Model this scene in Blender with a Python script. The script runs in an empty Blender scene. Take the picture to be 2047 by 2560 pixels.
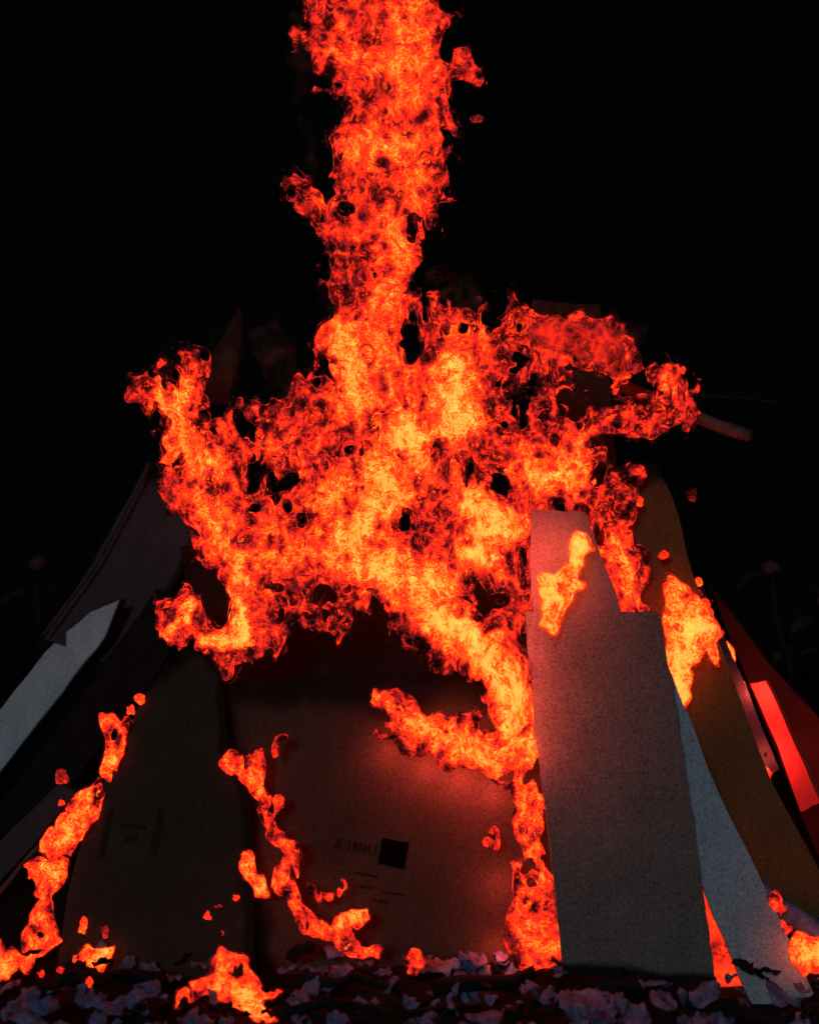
import bpy, bmesh, math, random
import numpy as np
from mathutils import Vector, Matrix, noise as mnoise

# ------------------------------------------------------------------ camera, world, sun, exposure
SC = bpy.context.scene
COL = SC.collection
W, H, F = 2047.0, 2560.0, 3090.0           # the photograph's pixels and the lens in those pixels
PITCH = math.radians(10.0)
CAM = np.array([0.0, -2.64, 1.60])
cam_data = bpy.data.cameras.new('camera')
cam = bpy.data.objects.new('camera', cam_data)
COL.objects.link(cam)
cam.location = CAM
cam.rotation_euler = (math.pi / 2 - PITCH, 0, 0)
cam_data.sensor_fit = 'VERTICAL'
cam_data.angle_y = 2 * math.atan(H / 2 / F)
cam_data.clip_start = 0.05
cam_data.clip_end = 1000
SC.camera = cam
cam_data.dof.use_dof = True
cam_data.dof.focus_distance = 3.24
cam_data.lens_unit = 'MILLIMETERS'
cam_data.dof.aperture_fstop = cam_data.lens * 0.001 / 0.030

world = bpy.data.worlds.new('World')
SC.world = world
world.use_nodes = True
wn = world.node_tree.nodes
sky = wn.new('ShaderNodeTexSky')
sky.sky_type = 'NISHITA'
sky.sun_disc = False
sky.sun_elevation = math.radians(38)
sky.sun_rotation = math.radians(200)
wn['Background'].inputs['Strength'].default_value = 0.00012
world.node_tree.links.new(sky.outputs[0], wn['Background'].inputs['Color'])

sun_data = bpy.data.lights.new('sun', 'SUN')    # weak cold night light from behind the photographer
sun_data.energy = 0.36
sun_data.angle = math.radians(14)
sun_data.color = (0.80, 0.92, 1.0)
sun = bpy.data.objects.new('sun', sun_data)
COL.objects.link(sun)
sun.rotation_euler = Vector((0.30, 0.80, -0.55)).to_track_quat('-Z', 'Y').to_euler()

vs = SC.view_settings
vs.view_transform = 'Standard'
vs.look = 'None'
vs.gamma = 1
vs.exposure = 0
vs.use_curve_mapping = False
SC.cycles.transparent_max_bounces = 32
SC.cycles.max_bounces = 5
SC.cycles.diffuse_bounces = 3

# ------------------------------------------------------------------ helpers
rng = np.random.default_rng(11)
random.seed(11)
K = 1724.0
VS = 2047.0 / 1724.0                        # tracing was done on a 1724-wide copy of the photograph
CP, SP = math.cos(PITCH), math.sin(PITCH)


def ray(u, v):
    a, b = (u - W / 2) / F, (H / 2 - v) / F
    return np.array([a, CP + b * SP, -SP + b * CP])


def on_plane(u, v, pl):
    """the point of the plane y = y0 + k z + m x that the pixel looks at"""
    y0, k, m = pl
    d = ray(u, v)
    t = (y0 + k * CAM[2] + m * CAM[0] - CAM[1]) / (d[1] - k * d[2] - m * d[0])
    return CAM + t * d


def project(X, Y, Z):
    dx, dy, dz = X - CAM[0], Y - CAM[1], Z - CAM[2]
    dep = dy * CP - dz * SP
    b = dy * SP + dz * CP
    return W / 2 + F * dx / dep, H / 2 - F * b / dep, dep


def plane_normal(pl):
    n = Vector((pl[2], -1.0, pl[1]))        # towards the camera side
    n.normalize()
    return n


def link(name, me, mat=None, parent=None, label=None, cat=None, group=None, kind=None):
    o = bpy.data.objects.new(name, me)
    COL.objects.link(o)
    if me is not None and mat is not None:
        me.materials.append(mat)
    if parent is not None:
        o.parent = parent
        o.matrix_parent_inverse = parent.matrix_basis.inverted()
    if label: o['label'] = label
    if cat: o['category'] = cat
    if group: o['group'] = group
    if kind: o['kind'] = kind
    return o


def empty(name, loc, label, cat, group=None):
    o = bpy.data.objects.new(name, None)
    COL.objects.link(o)
    o.location = loc
    o.empty_display_size = 0.05
    o['label'] = label
    o['category'] = cat
    if group: o['group'] = group
    return o


def mesh(name, verts, faces, smooth=False):
    me = bpy.data.meshes.new(name)
    me.from_pydata([tuple(map(float, v)) for v in verts], [], faces)
    me.update()
    if smooth:
        me.shade_smooth()
    return me


# ------------------------------------------------------------------ materials
def new_mat(name):
    m = bpy.data.materials.new(name)
    m.use_nodes = True
    nt = m.node_tree
    nt.nodes.clear()
    out = nt.nodes.new('ShaderNodeOutputMaterial')
    return m, nt, out


def node(nt, typ, **kw):
    n = nt.nodes.new(typ)
    for k, v in kw.items():
        if k in n.inputs.keys():
            n.inputs[k].default_value = v
        else:
            setattr(n, k, v)
    return n


def math_n(nt, op, a, b=None, c=None, clamp=False):
    n = nt.nodes.new('ShaderNodeMath')
    n.operation = op
    n.use_clamp = clamp
    for i, s in enumerate((a, b, c)):
        if s is None: continue
        if isinstance(s, (int, float)): n.inputs[i].default_value = s
        else: nt.links.new(s, n.inputs[i])
    return n.outputs[0]


def map_range(nt, v, a, b, c, d, smooth=False):
    n = nt.nodes.new('ShaderNodeMapRange')
    n.interpolation_type = 'SMOOTHSTEP' if smooth else 'LINEAR'
    nt.links.new(v, n.inputs['Value'])
    for k, x in zip(('From Min', 'From Max', 'To Min', 'To Max'), (a, b, c, d)):
        n.inputs[k].default_value = x
    return n.outputs[0]


def ramp(nt, fac, stops):
    n = nt.nodes.new('ShaderNodeValToRGB')
    e = n.color_ramp.elements
    while len(e) > 1: e.remove(e[-1])
    e[0].position = stops[0][0]
    e[0].color = (*stops[0][1], 1)
    for p, c in stops[1:]:
        x = e.new(p)
        x.color = (*c, 1)
    nt.links.new(fac, n.inputs['Fac'])
    return n.outputs['Color']


def mix_col(nt, fac, a, b):
    n = nt.nodes.new('ShaderNodeMix')
    n.data_type = 'RGBA'
    for s, x in ((n.inputs['Factor'], fac), (n.inputs[6], a), (n.inputs[7], b)):
        if isinstance(x, (int, float)): s.default_value = x
        elif isinstance(x, tuple): s.default_value = (*x, 1)
        else: nt.links.new(x, s)
    return n.outputs[2]


def tex_noise(nt, vec, scale, detail=3.0, rough=0.6, dist=0.0):
    n = node(nt, 'ShaderNodeTexNoise', Scale=scale, Detail=detail, Roughness=rough, Distortion=dist)
    nt.links.new(vec, n.inputs['Vector'])
    return n.outputs['Fac']


def board_mat(name, base, var=0.35, speckle=0.35, rough=0.85, bump=0.25, streak=True, stain=0.5):
    """board or carton: blotches, fibre streaks, fine speckle, soot where the sheet has burnt (attribute char)"""
    m, nt, out = new_mat(name)
    b = node(nt, 'ShaderNodeBsdfPrincipled', Roughness=rough)
    b.inputs['Specular IOR Level'].default_value = 0.2
    tc = nt.nodes.new('ShaderNodeTexCoord').outputs['Object']
    mp = node(nt, 'ShaderNodeMapping')
    mp.inputs['Scale'].default_value = (60, 9, 9)
    nt.links.new(tc, mp.inputs['Vector'])
    blot = tex_noise(nt, tc, 7, 5, 0.6)
    fib = tex_noise(nt, mp.outputs[0], 1.0, 4, 0.6)
    spk = tex_noise(nt, tc, 170, 2, 0.75)
    v = math_n(nt, 'ADD', math_n(nt, 'MULTIPLY', math_n(nt, 'SUBTRACT', blot, 0.5), var * 2.2),
               math_n(nt, 'MULTIPLY', math_n(nt, 'SUBTRACT', fib, 0.5), (0.35 if streak else 0.08)))
    v = math_n(nt, 'ADD', v, math_n(nt, 'MULTIPLY', math_n(nt, 'SUBTRACT', spk, 0.5), speckle * 4))
    v = math_n(nt, 'MAXIMUM', math_n(nt, 'ADD', v, 1.0), 0.15)
    colm = nt.nodes.new('ShaderNodeVectorMath')
    colm.operation = 'SCALE'
    colm.inputs[0].default_value = base
    nt.links.new(v, colm.inputs['Scale'])
    at = node(nt, 'ShaderNodeAttribute', attribute_name='char')
    ch = math_n(nt, 'ADD', at.outputs['Fac'], math_n(nt, 'MULTIPLY', math_n(nt, 'SUBTRACT', blot, 0.5), stain))
    ch = map_range(nt, ch, 0.25, 0.75, 0, 1, True)
    c = mix_col(nt, ch, colm.outputs[0], (0.008, 0.007, 0.007))
    nt.links.new(c, b.inputs['Base Color'])
    bp = node(nt, 'ShaderNodeBump', Strength=bump, Distance=0.004)
    nt.links.new(math_n(nt, 'ADD', fib, math_n(nt, 'MULTIPLY', spk, 0.6)), bp.inputs['Height'])
    nt.links.new(bp.outputs[0], b.inputs['Normal'])
    nt.links.new(b.outputs[0], out.inputs['Surface'])
    return m


def plain_mat(name, c1, c2, scale=12, rough=0.9, bump=0.5, detail=6, spec=0.2):
    m, nt, out = new_mat(name)
    b = node(nt, 'ShaderNodeBsdfPrincipled', Roughness=rough)
    b.inputs['Specular IOR Level'].default_value = spec
    tc = nt.nodes.new('ShaderNodeTexCoord').outputs['Object']
    n = tex_noise(nt, tc, scale, detail, 0.65)
    c = ramp(nt, n, [(0.3, c1), (0.7, c2)])
    nt.links.new(c, b.inputs['Base Color'])
    bp = node(nt, 'ShaderNodeBump', Strength=bump, Distance=0.01)
    nt.links.new(tex_noise(nt, tc, scale * 5, 4, 0.7), bp.inputs['Height'])
    nt.links.new(bp.outputs[0], b.inputs['Normal'])
    nt.links.new(b.outputs[0], out.inputs['Surface'])
    return m


BOOST = 4.0
FIRE = []
for _p, _r, _g, _b in ((0.00, .006, .0008, .0007), (0.10, .05, .004, .004), (0.20, .24, .010, .010), (0.30, .64, .016, .012), (0.40, 1.4, .027, .010), (0.52, 2.2, .052, .009),
                       (0.64, 2.8, .115, .011), (0.76, 3.2, .27, .020), (0.88, 3.6, .46, .034), (1.0, 4.0, .76, .13)):
    FIRE.append((_p, (_r / BOOST, _g / BOOST, _b / BOOST)))


def fire_mat(name, a_lo, a_hi, a_max, gain=1.0, offset=0.0, wisp_amt=0.50, tone=0.80, rough=1.0):
    """glowing gas: emits by its heat (attribute), broken up by fine curled noise, see-through where thin"""
    m, nt, out = new_mat(name)
    tc = nt.nodes.new('ShaderNodeTexCoord').outputs['Object']
    heat = node(nt, 'ShaderNodeAttribute', attribute_name='glow_heat').outputs['Fac']
    n1 = tex_noise(nt, tc, 20, 4, 0.62, 1.0)
    n2 = tex_noise(nt, tc, 44, 3, 0.55, 1.8)
    n3 = tex_noise(nt, tc, 120, 2, 0.6, 0.8)
    ridge = math_n(nt, 'SUBTRACT', 1.0, math_n(nt, 'ABSOLUTE', math_n(nt, 'MULTIPLY', math_n(nt, 'SUBTRACT', n2, 0.5), 6.0)), clamp=True)
    ridge = math_n(nt, 'POWER', ridge, 1.6)
    h = math_n(nt, 'ADD', heat, offset)
    h = math_n(nt, 'ADD', h, math_n(nt, 'MULTIPLY', math_n(nt, 'SUBTRACT', n1, 0.52), 1.12 * rough))
    amp = map_range(nt, heat, 0.1, 0.5, 0.15, 1.0)
    wis = math_n(nt, 'MULTIPLY', math_n(nt, 'MULTIPLY', ridge, amp), wisp_amt)
    h = math_n(nt, 'ADD', h, wis)
    h = math_n(nt, 'ADD', h, math_n(nt, 'MULTIPLY', math_n(nt, 'SUBTRACT', n3, 0.5), 0.26 * rough))
    n4 = tex_noise(nt, tc, 70, 2, 0.5, 2.2)
    curl = math_n(nt, 'SUBTRACT', 1.0, math_n(nt, 'ABSOLUTE', math_n(nt, 'MULTIPLY', math_n(nt, 'SUBTRACT', n4, 0.47), 9.0)), clamp=True)
    h = math_n(nt, 'SUBTRACT', h, math_n(nt, 'MULTIPLY', math_n(nt, 'MULTIPLY', curl, amp), 0.22 * rough))
    h = math_n(nt, 'ADD', h, math_n(nt, 'MULTIPLY', amp, 0.06))
    h = math_n(nt, 'MULTIPLY', h, tone)
    c = ramp(nt, h, FIRE)
    em = node(nt, 'ShaderNodeEmission', Strength=gain * BOOST)
    nt.links.new(c, em.inputs['Color'])
    tr = nt.nodes.new('ShaderNodeBsdfTransparent')
    al = math_n(nt, 'ADD', math_n(nt, 'MULTIPLY', n1, 0.55), math_n(nt, 'MULTIPLY', n2, 0.45))
    al = math_n(nt, 'ADD', al, math_n(nt, 'MULTIPLY', math_n(nt, 'SUBTRACT', heat, 0.4), 0.20))
    al = map_range(nt, al, a_lo, a_hi, 0.0, a_max, True)
    mx = nt.nodes.new('ShaderNodeMixShader')
    nt.links.new(al, mx.inputs['Fac'])
    nt.links.new(tr.outputs[0], mx.inputs[1])
    nt.links.new(em.outputs[0], mx.inputs[2])
    nt.links.new(mx.outputs[0], out.inputs['Surface'])
    m.cycles.emission_sampling = 'FRONT_BACK' if name == 'flame_body' else 'NONE'
    return m


def smoke_mat():
    m, nt, out = new_mat('brown_smoke')
    tc = nt.nodes.new('ShaderNodeTexCoord').outputs['Object']
    n1 = tex_noise(nt, tc, 14, 4, 0.6, 0.6)
    df = node(nt, 'ShaderNodeBsdfDiffuse')
    df.inputs['Color'].default_value = (0.20, 0.17, 0.12, 1)
    tr = nt.nodes.new('ShaderNodeBsdfTransparent')
    mx = nt.nodes.new('ShaderNodeMixShader')
    nt.links.new(map_range(nt, n1, 0.42, 0.85, 0.0, 0.24, True), mx.inputs['Fac'])
    nt.links.new(tr.outputs[0], mx.inputs[1])
    nt.links.new(df.outputs[0], mx.inputs[2])
    nt.links.new(mx.outputs[0], out.inputs['Surface'])
    return m


M = {}
M['fringe'] = fire_mat('flame_fringe', 0.46, 0.62, 0.45, offset=-0.08, wisp_amt=0.10)
M['body'] = fire_mat('flame_body', 0.30, 0.46, 0.97)
M['core'] = fire_mat('flame_core', 0.30, 0.45, 1.0, offset=0.03)
M['smooth'] = fire_mat('soft_flame', 0.30, 0.60, 0.85, wisp_amt=0.08, rough=0.35)
M['smoke'] = smoke_mat()
M['carton'] = board_mat('brown_carton', (0.052, 0.038, 0.026), speckle=0.5, streak=False)
M['carton2'] = board_mat('dark_carton', (0.036, 0.031, 0.024), speckle=0.5, streak=False)
M['board_grey'] = board_mat('grey_brown_board', (0.140, 0.137, 0.130), var=0.28, speckle=0.6)
M['board_pink'] = board_mat('pale_board', (0.17, 0.15, 0.15), var=0.2, speckle=0.4)
M['board_blue'] = board_mat('blue_grey_board', (0.36, 0.42, 0.49), var=0.22, speckle=0.5)
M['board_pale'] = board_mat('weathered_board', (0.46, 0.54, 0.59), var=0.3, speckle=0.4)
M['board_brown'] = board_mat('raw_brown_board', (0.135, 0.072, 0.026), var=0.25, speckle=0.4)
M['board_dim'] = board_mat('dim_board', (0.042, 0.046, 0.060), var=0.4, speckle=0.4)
M['board_red_glow'] = board_mat('red_glow_board', (0.75, 0.07, 0.06), var=0.15, speckle=0.12)  # the fire's red glow is put into this board's colour
M['board_dark_glow'] = board_mat('dark_red_glow_board', (0.032, 0.005, 0.005), var=0.35, speckle=0.12)  # dim red firelight painted into the board colour
M['char'] = plain_mat('charred_wood', (0.003, 0.003, 0.003), (0.014, 0.013, 0.014), 30)
M['ash'] = plain_mat('purple_grey_ash', (0.03, 0.04, 0.07), (0.24, 0.30, 0.60), 22, bump=0.8)
M['ash_pale'] = plain_mat('pale_ash', (0.09, 0.11, 0.16), (0.40, 0.45, 0.70), 26, bump=0.8)
M['ground'] = plain_mat('burnt_soil', (0.002, 0.002, 0.002), (0.008, 0.007, 0.008), 6, bump=0.6)
M['faded_ink'] = plain_mat('faded_print', (0.022, 0.015, 0.011), (0.040, 0.028, 0.020), 50, bump=0, spec=0)
M['ink'] = plain_mat('black_print', (0.003, 0.003, 0.003), (0.005, 0.004, 0.004), 40, bump=0, spec=0, rough=1.0)
M['ember'] = None
M['leaf'] = plain_mat('weed_leaf', (0.012, 0.013, 0.010), (0.034, 0.037, 0.028), 20, bump=0.2)
M['flower'] = plain_mat('withered_flower', (0.05, 0.03, 0.036), (0.10, 0.055, 0.062), 40, bump=0.6)

# ------------------------------------------------------------------ setting
gs = 400.0
n = 41
gv, gf = [], []
xs = np.sign(np.linspace(-1, 1, n)) * np.abs(np.linspace(-1, 1, n)) ** 4 * gs
for j in range(n):
    for i in range(n):
        x, y = xs[i], xs[j] + 0.3
        r = math.hypot(x, y - 0.4)
        z = (0.05 * mnoise.noise(Vector((x * 2.1, y * 2.1, 3))) if r < 4 else 0) - 0.03
        gv.append((x, y, z))
for j in range(n - 1):
    for i in range(n - 1):
        a = j * n + i
        gf.append((a, a + 1, a + n + 1, a + n))
link('ground', mesh('ground', gv, gf, True), M['ground'], kind='structure')


# ------------------------------------------------------------------ boards
def resample(poly, n):
    p = np.array(poly, float)
    s = np.r_[0, np.cumsum(np.hypot(*np.diff(p, axis=0).T))]
    t = np.linspace(0, s[-1], n)
    return np.c_[np.interp(t, s, p[:, 0]), np.interp(t, s, p[:, 1])]


def board(name, left, right, plane, th, mat, label, cat, group=None, burn=0.0, nu=14, nv=26, warp=0.004,
          jag=0.0, burn_edges=(1, 0, 0, 0), seed=0, parts=False, edge=0.004):
    """a real sheet: its left and right edges run top to bottom (1724-wide pixels) on a leaning plane"""
    L, R = resample([(a * VS, b * VS) for a, b in left], nv + 1), resample([(a * VS, b * VS) for a, b in right], nv + 1)
    nrm = np.array(plane_normal(plane))
    P = np.zeros((nv + 1, nu + 1, 3))
    for j in range(nv + 1):
        for i in range(nu + 1):
            s = i / nu
            u, v = L[j] * (1 - s) + R[j] * s
            P[j, i] = on_plane(u, v, plane)
    up = P[0].mean(0) - P[-1].mean(0)
    height = np.linalg.norm(up)
    up /= height
    side = P[:, -1].mean(0) - P[:, 0].mean(0)
    width = np.linalg.norm(side)
    side /= width
    char = np.zeros((nv + 1, nu + 1))
    for j in range(nv + 1):
        for i in range(nu + 1):
            p = P[j, i]
            q = Vector((p[0] * 9 + seed, p[1] * 9, p[2] * 9))
            nz = mnoise.noise(q) + 0.5 * mnoise.noise(q * 2.7)
            d = [j / nv * height, (nv - j) / nv * height, i / nu * width, (nu - i) / nu * width]
            c = 0.0
            for e in range(4):
                if burn_edges[e] and burn > 0:
                    c = max(c, 1 - d[e] / (burn * burn_edges[e] * (1 + 0.5 * nz)))
            char[j, i] = max(c, 0)
            off = warp * (mnoise.noise(Vector((p[0] * 3 + seed, 7.7, p[2] * 3))))
            P[j, i] = p + nrm * off
    if jag:
        for i in range(nu + 1):
            a = jag * (mnoise.noise(Vector((i * 0.47 + seed * 3.1, 1.3, 0))) + 0.6 * mnoise.noise(Vector((i * 1.37 + seed, 5.3, 0))))
            for j in range(nv + 1):
                P[j, i] += up * a * (1 - j / nv) ** 3
    for j in range(nv + 1):
        for i, sg in ((0, -1), (nu, 1)):
            P[j, i] += side * sg * edge * (mnoise.noise(Vector((j * 0.31 + seed * 7, i, 2))) + .6 * mnoise.noise(Vector((j * 0.93 + seed * 7, i, 4))))
    for i in range(nu + 1):
        for j, sg in ((0, 1), (nv, -1)):
            P[j, i] += up * sg * edge * (mnoise.noise(Vector((i * 0.41 + seed * 5, j, 8))) + .6 * mnoise.noise(Vector((i * 1.1 + seed * 7, j, 6))))
    org = (P[-1, 0] + P[-1, -1]) / 2
    fr = (P - org).reshape(-1, 3)
    bk = (P - nrm * th - org).reshape(-1, 3)
    N = (nv + 1) * (nu + 1)
    faces = []
    idx = lambda j, i: j * (nu + 1) + i
    for j in range(nv):
        for i in range(nu):
            f = (idx(j, i), idx(j + 1, i), idx(j + 1, i + 1), idx(j, i + 1))
            faces.append(f)
            faces.append(tuple(N + k for k in reversed(f)))
    rim = [idx(0, i) for i in range(nu + 1)] + [idx(j, nu) for j in range(1, nv + 1)] + \
          [idx(nv, i) for i in range(nu - 1, -1, -1)] + [idx(j, 0) for j in range(nv - 1, 0, -1)]
    for a, b in zip(rim, rim[1:] + rim[:1]):
        faces.append((a, b, N + b, N + a))
    me = mesh(name, np.r_[fr, bk], faces)
    me.attributes.new('char', 'FLOAT', 'POINT').data.foreach_set('value', np.r_[char.ravel(), char.ravel()].astype(np.float32))
    if parts:
        o = empty(name, org, label, cat, group)
        link('sheet', me, mat, o).location = (0, 0, 0)
        o.children[0].matrix_parent_inverse = Matrix()
        return o
    o = link(name, me, mat, label=label, cat=cat, group=group)
    o.location = org
    return o


GB = 'boards leaning together in the bonfire'
PA = (0.0, 0.42, 0.0)
PB = (0.085, 0.33, 0.0)
PC = (0.055, 0.44, -0.04)
PH = (0.15, 0.45, 0.0)
PG = (0.08, 0.42, -0.06)
PD = (0.16, 0.42, -0.02)

board('leaning_board', [(1104, 1288), (1130, 1560), (1160, 1800), (1186, 2045)], [(1387, 1288), (1425, 1510), (1462, 1760), (1508, 2075)],
      PA, 0.016, M['board_grey'], 'wide grey brown board standing upright in front, square cut at the top', 'board', GB,
      burn=0.06, burn_edges=(0, 0.8, 0, 0), seed=1, warp=0.005, nu=20, nv=44)
board('leaning_board', [(1118, 1072), (1116, 1200), (1135, 1500), (1150, 1640)], [(1230, 1078), (1300, 1260), (1370, 1500), (1400, 1640)],
      PB, 0.016, M['board_pink'], 'reddened board whose short top stands up behind the wide grey brown board', 'board', GB, seed=2)
board('leaning_board', [(1350, 1400), (1478, 1865), (1540, 2020), (1600, 2150)], [(1405, 1400), (1520, 1690), (1609, 1866), (1712, 2092)],
      PC, 0.018, M['board_blue'], 'narrow blue grey plank leaning beside the wide grey brown board', 'plank', GB, seed=3)
board('leaning_board', [(1180, 990), (1330, 1300), (1450, 1600), (1600, 1880), (1640, 1900)],
      [(1378, 975), (1425, 1070), (1450, 1190), (1510, 1340), (1570, 1500), (1624, 1640), (1690, 1770), (1790, 1960)],
      PD, 0.014, M['board_brown'], 'bowed raw brown board behind the narrow blue grey plank', 'board', GB, seed=4, burn=0.10, warp=0.02)
# right side boards, two coloured with the fire's red glow
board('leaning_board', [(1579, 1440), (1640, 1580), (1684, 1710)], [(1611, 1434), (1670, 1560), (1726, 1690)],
      (1.75, 0.42, -1.2), 0.02, M['board_red_glow'], 'short narrow board glowing red beyond the bowed brown board', 'board', GB, seed=5, nu=6, nv=10)
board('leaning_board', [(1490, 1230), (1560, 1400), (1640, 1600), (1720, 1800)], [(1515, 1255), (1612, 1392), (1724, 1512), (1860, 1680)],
      (2.0, 0.42, -1.2), 0.02, M['board_dark_glow'], 'dark red lit board slanting behind the short glowing board', 'board', GB, seed=6, burn=0.12)
board('leaning_board', [(1455, 1230), (1545, 1480), (1600, 1640)], [(1475, 1225), (1575, 1460), (1640, 1620)],
      (0.32, 0.42, 0.2), 0.02, M['board_dim'], 'thin dark strip of board along the bowed brown board', 'board', GB, seed=7, nu=4, nv=10)
# left side
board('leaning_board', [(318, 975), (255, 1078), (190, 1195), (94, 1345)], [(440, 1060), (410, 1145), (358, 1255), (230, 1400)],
      (0.42, 0.40, -0.35), 0.014, M['board_dim'], 'dark wide board above the pale weathered plank', 'board', GB, seed=8, burn=0.10, burn_edges=(1, 0, 0, 0.5))
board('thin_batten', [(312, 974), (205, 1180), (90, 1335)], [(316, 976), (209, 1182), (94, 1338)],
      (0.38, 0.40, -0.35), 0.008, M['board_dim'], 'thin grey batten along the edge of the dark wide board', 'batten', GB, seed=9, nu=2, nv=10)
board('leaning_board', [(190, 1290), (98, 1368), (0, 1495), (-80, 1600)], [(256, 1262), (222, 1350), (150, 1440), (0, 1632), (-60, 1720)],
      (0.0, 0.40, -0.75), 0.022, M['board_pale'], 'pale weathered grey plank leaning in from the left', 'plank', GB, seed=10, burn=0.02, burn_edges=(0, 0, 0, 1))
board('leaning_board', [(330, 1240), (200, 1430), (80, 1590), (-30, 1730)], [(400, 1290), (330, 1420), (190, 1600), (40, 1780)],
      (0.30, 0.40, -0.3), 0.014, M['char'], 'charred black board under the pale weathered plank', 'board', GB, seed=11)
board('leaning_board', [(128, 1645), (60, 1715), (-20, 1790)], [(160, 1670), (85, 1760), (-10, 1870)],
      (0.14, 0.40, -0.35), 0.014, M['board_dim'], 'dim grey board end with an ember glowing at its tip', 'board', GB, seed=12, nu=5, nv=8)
# cartons
gleft = board('flattened_carton', [(333, 1425), (318, 1440), (277, 1517), (222, 1637), (171, 1774), (143, 1877), (112, 2080)],
              [(400, 1362), (462, 1395), (478, 1580), (525, 1690), (532, 1790), (538, 2100)],
              PG, 0.006, M['carton2'], 'dark flattened carton with black bar marks, left of the burning gap', 'carton', GB,
              burn=0.10, burn_edges=(0.8, 0.8, 0, 0.5), nu=22, nv=40, warp=0.012, jag=0.02, seed=13, parts=True)
cent = board('flattened_carton', [(440, 1425), (500, 1640), (520, 1860), (560, 2110)],
             [(1150, 1440), (1165, 1640), (1190, 1860), (1210, 2060)],
             PH, 0.006, M['carton'], 'brown flattened carton printed with a black square, burning along its upper edge', 'carton', GB,
             burn=0.12, burn_edges=(1.0, 0.5, 0.7, 0), nu=30, nv=40, warp=0.010, jag=0.03, seed=14, parts=True)
board('dark_filler_board', [(380, 1150), (420, 1400), (470, 1750)], [(1180, 1150), (1180, 1400), (1170, 1750)],
      (0.34, 0.42, 0.0), 0.02, M['char'], 'added black board filling the dark arch behind the printed carton', 'board', GB, seed=15)  # black sheet added inside the pile to keep the arch dark
# boards showing behind the top of the fire
board('leaning_board', [(1120, 632), (1130, 800), (1150, 1000)], [(1262, 643), (1282, 800), (1300, 1000)],
      (0.86, 0.1, 0.0), 0.018, plain_mat('mossy_board', (0.018, 0.019, 0.012), (0.034, 0.033, 0.021), 20), 'dull olive board with a level top behind the right of the fire', 'board', GB, seed=16)
board('wood_splinter', [(503, 645), (480, 690), (440, 760), (400, 850)], [(506, 645), (512, 690), (500, 750), (480, 850)],
      (0.62, 0.15, 0.0), 0.012, plain_mat('grey_splinter', (0.009, 0.008, 0.008), (0.020, 0.017, 0.016), 20), 'pointed grey splinter sticking up above the left of the fire', 'splinter', GB, seed=17, nu=3)
board('wood_splinter', [(338, 738), (328, 760), (322, 830)], [(346, 738), (362, 770), (370, 830)],
      (0.6, 0.15, 0.0), 0.012, plain_mat('violet_splinter', (0.012, 0.008, 0.012), (0.03, 0.02, 0.028), 20), 'blunt dark violet splinter behind the left flame tip', 'splinter', GB, seed=18, nu=3)


def quad_mark(name, pts, plane, parent, seed, warp, ink='faded_ink'):
    """flat ink on a carton, a hair proud of the warped sheet"""
    nrm = np.array(plane_normal(plane))
    P = []
    for u, v in pts:
        p = on_plane(u, v, plane)
        P.append(p + nrm * (warp * mnoise.noise(Vector((p[0] * 3 + seed, 7.7, p[2] * 3))) + 0.0018))
    o = link(name, mesh(name, np.array(P) - np.array(parent.location), [tuple(range(len(P)))]), M[ink], parent)
    o.matrix_parent_inverse = Matrix()
    return o


quad_mark('black_square', [(955.7, 2094.8), (944.8, 2159), (1011.5, 2173), (1022.7, 2107)], PH, cent, 14, 0.010, 'ink')


def letter(parent, plane, strokes, o, sx, sy, seed, warp):
    """one printed capital: strokes in a unit box, laid along the tilted line of print"""
    ex, ey = np.array([0.985, 0.17]) * sx, np.array([0.17, -0.985]) * sy
    nrm = np.array(plane_normal(plane))
    V, Fc = [], []
    for (x0, y0, x1, y1) in strokes:
        a, b = np.array([x0, y0]), np.array([x1, y1])
        d = (b - a) / np.linalg.norm(b - a)
        t = np.array([-d[1] , d[0]]) * 0.17
        base = len(V)
        for q in (a - t, b - t, b + t, a + t):
            px = np.array(o) + ex * q[0] + ey * q[1]
            p = on_plane(px[0], px[1], plane)
            V.append(p + nrm * (warp * mnoise.noise(Vector((p[0] * 3 + seed, 7.7, p[2] * 3))) + 0.0018 + 0.0002 * (base // 4)))
        Fc.append((base, base + 3, base + 2, base + 1))
    ob = link('printed_letter', mesh('printed_letter', np.array(V) - np.array(parent.location), Fc), M['faded_ink'], parent)
    ob.matrix_parent_inverse = Matrix()


LET = {'A': [(0, 0, .45, 1), (.45, 1, .9, 0), (.2, .38, .7, .38)], 'K': [(.1, 0, .1, 1), (.15, .45, .8, 1), (.15, .5, .85, 0)],
       'N': [(.1, 0, .1, 1), (.1, 1, .8, 0), (.8, 0, .8, 1)], 'I': [(.4, 0, .4, 1)], 'H': [(.1, 0, .1, 1), (.8, 0, .8, 1), (.1, .5, .8, .5)]}
for chh, lx, ly in (('A', 836, 2121), ('I', 862, 2125), ('N', 882, 2128), ('H', 906, 2133), ('I', 928, 2137)):
    letter(cent, PH, LET[chh], (lx, ly), 20, 25, 14, 0.010)
for (x0, y0, L_) in ((884, 2178, 60), (900, 2212, 34), (958, 2226, 56), (930, 2246, 40)):
    quad_mark('printed_line', [(x0, y0), (x0 - 1.5, y0 + 7), (x0 + L_ - 1.5, y0 + 7 + L_ * .17), (x0 + L_, y0 + L_ * .17)], PH, cent, 14, 0.010)
for pts in ([(268, 2024), (246, 2142), (261, 2144), (284, 2026)], [(398, 2022), (373, 2136), (394, 2140), (412, 2023)],
            [(303, 2058), (301, 2070), (365, 2073), (367, 2062)], [(314, 2090), (312, 2104), (344, 2109), (347, 2093)]):
    quad_mark('printed_bar', pts, PG, gleft, 13, 0.012)


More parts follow.
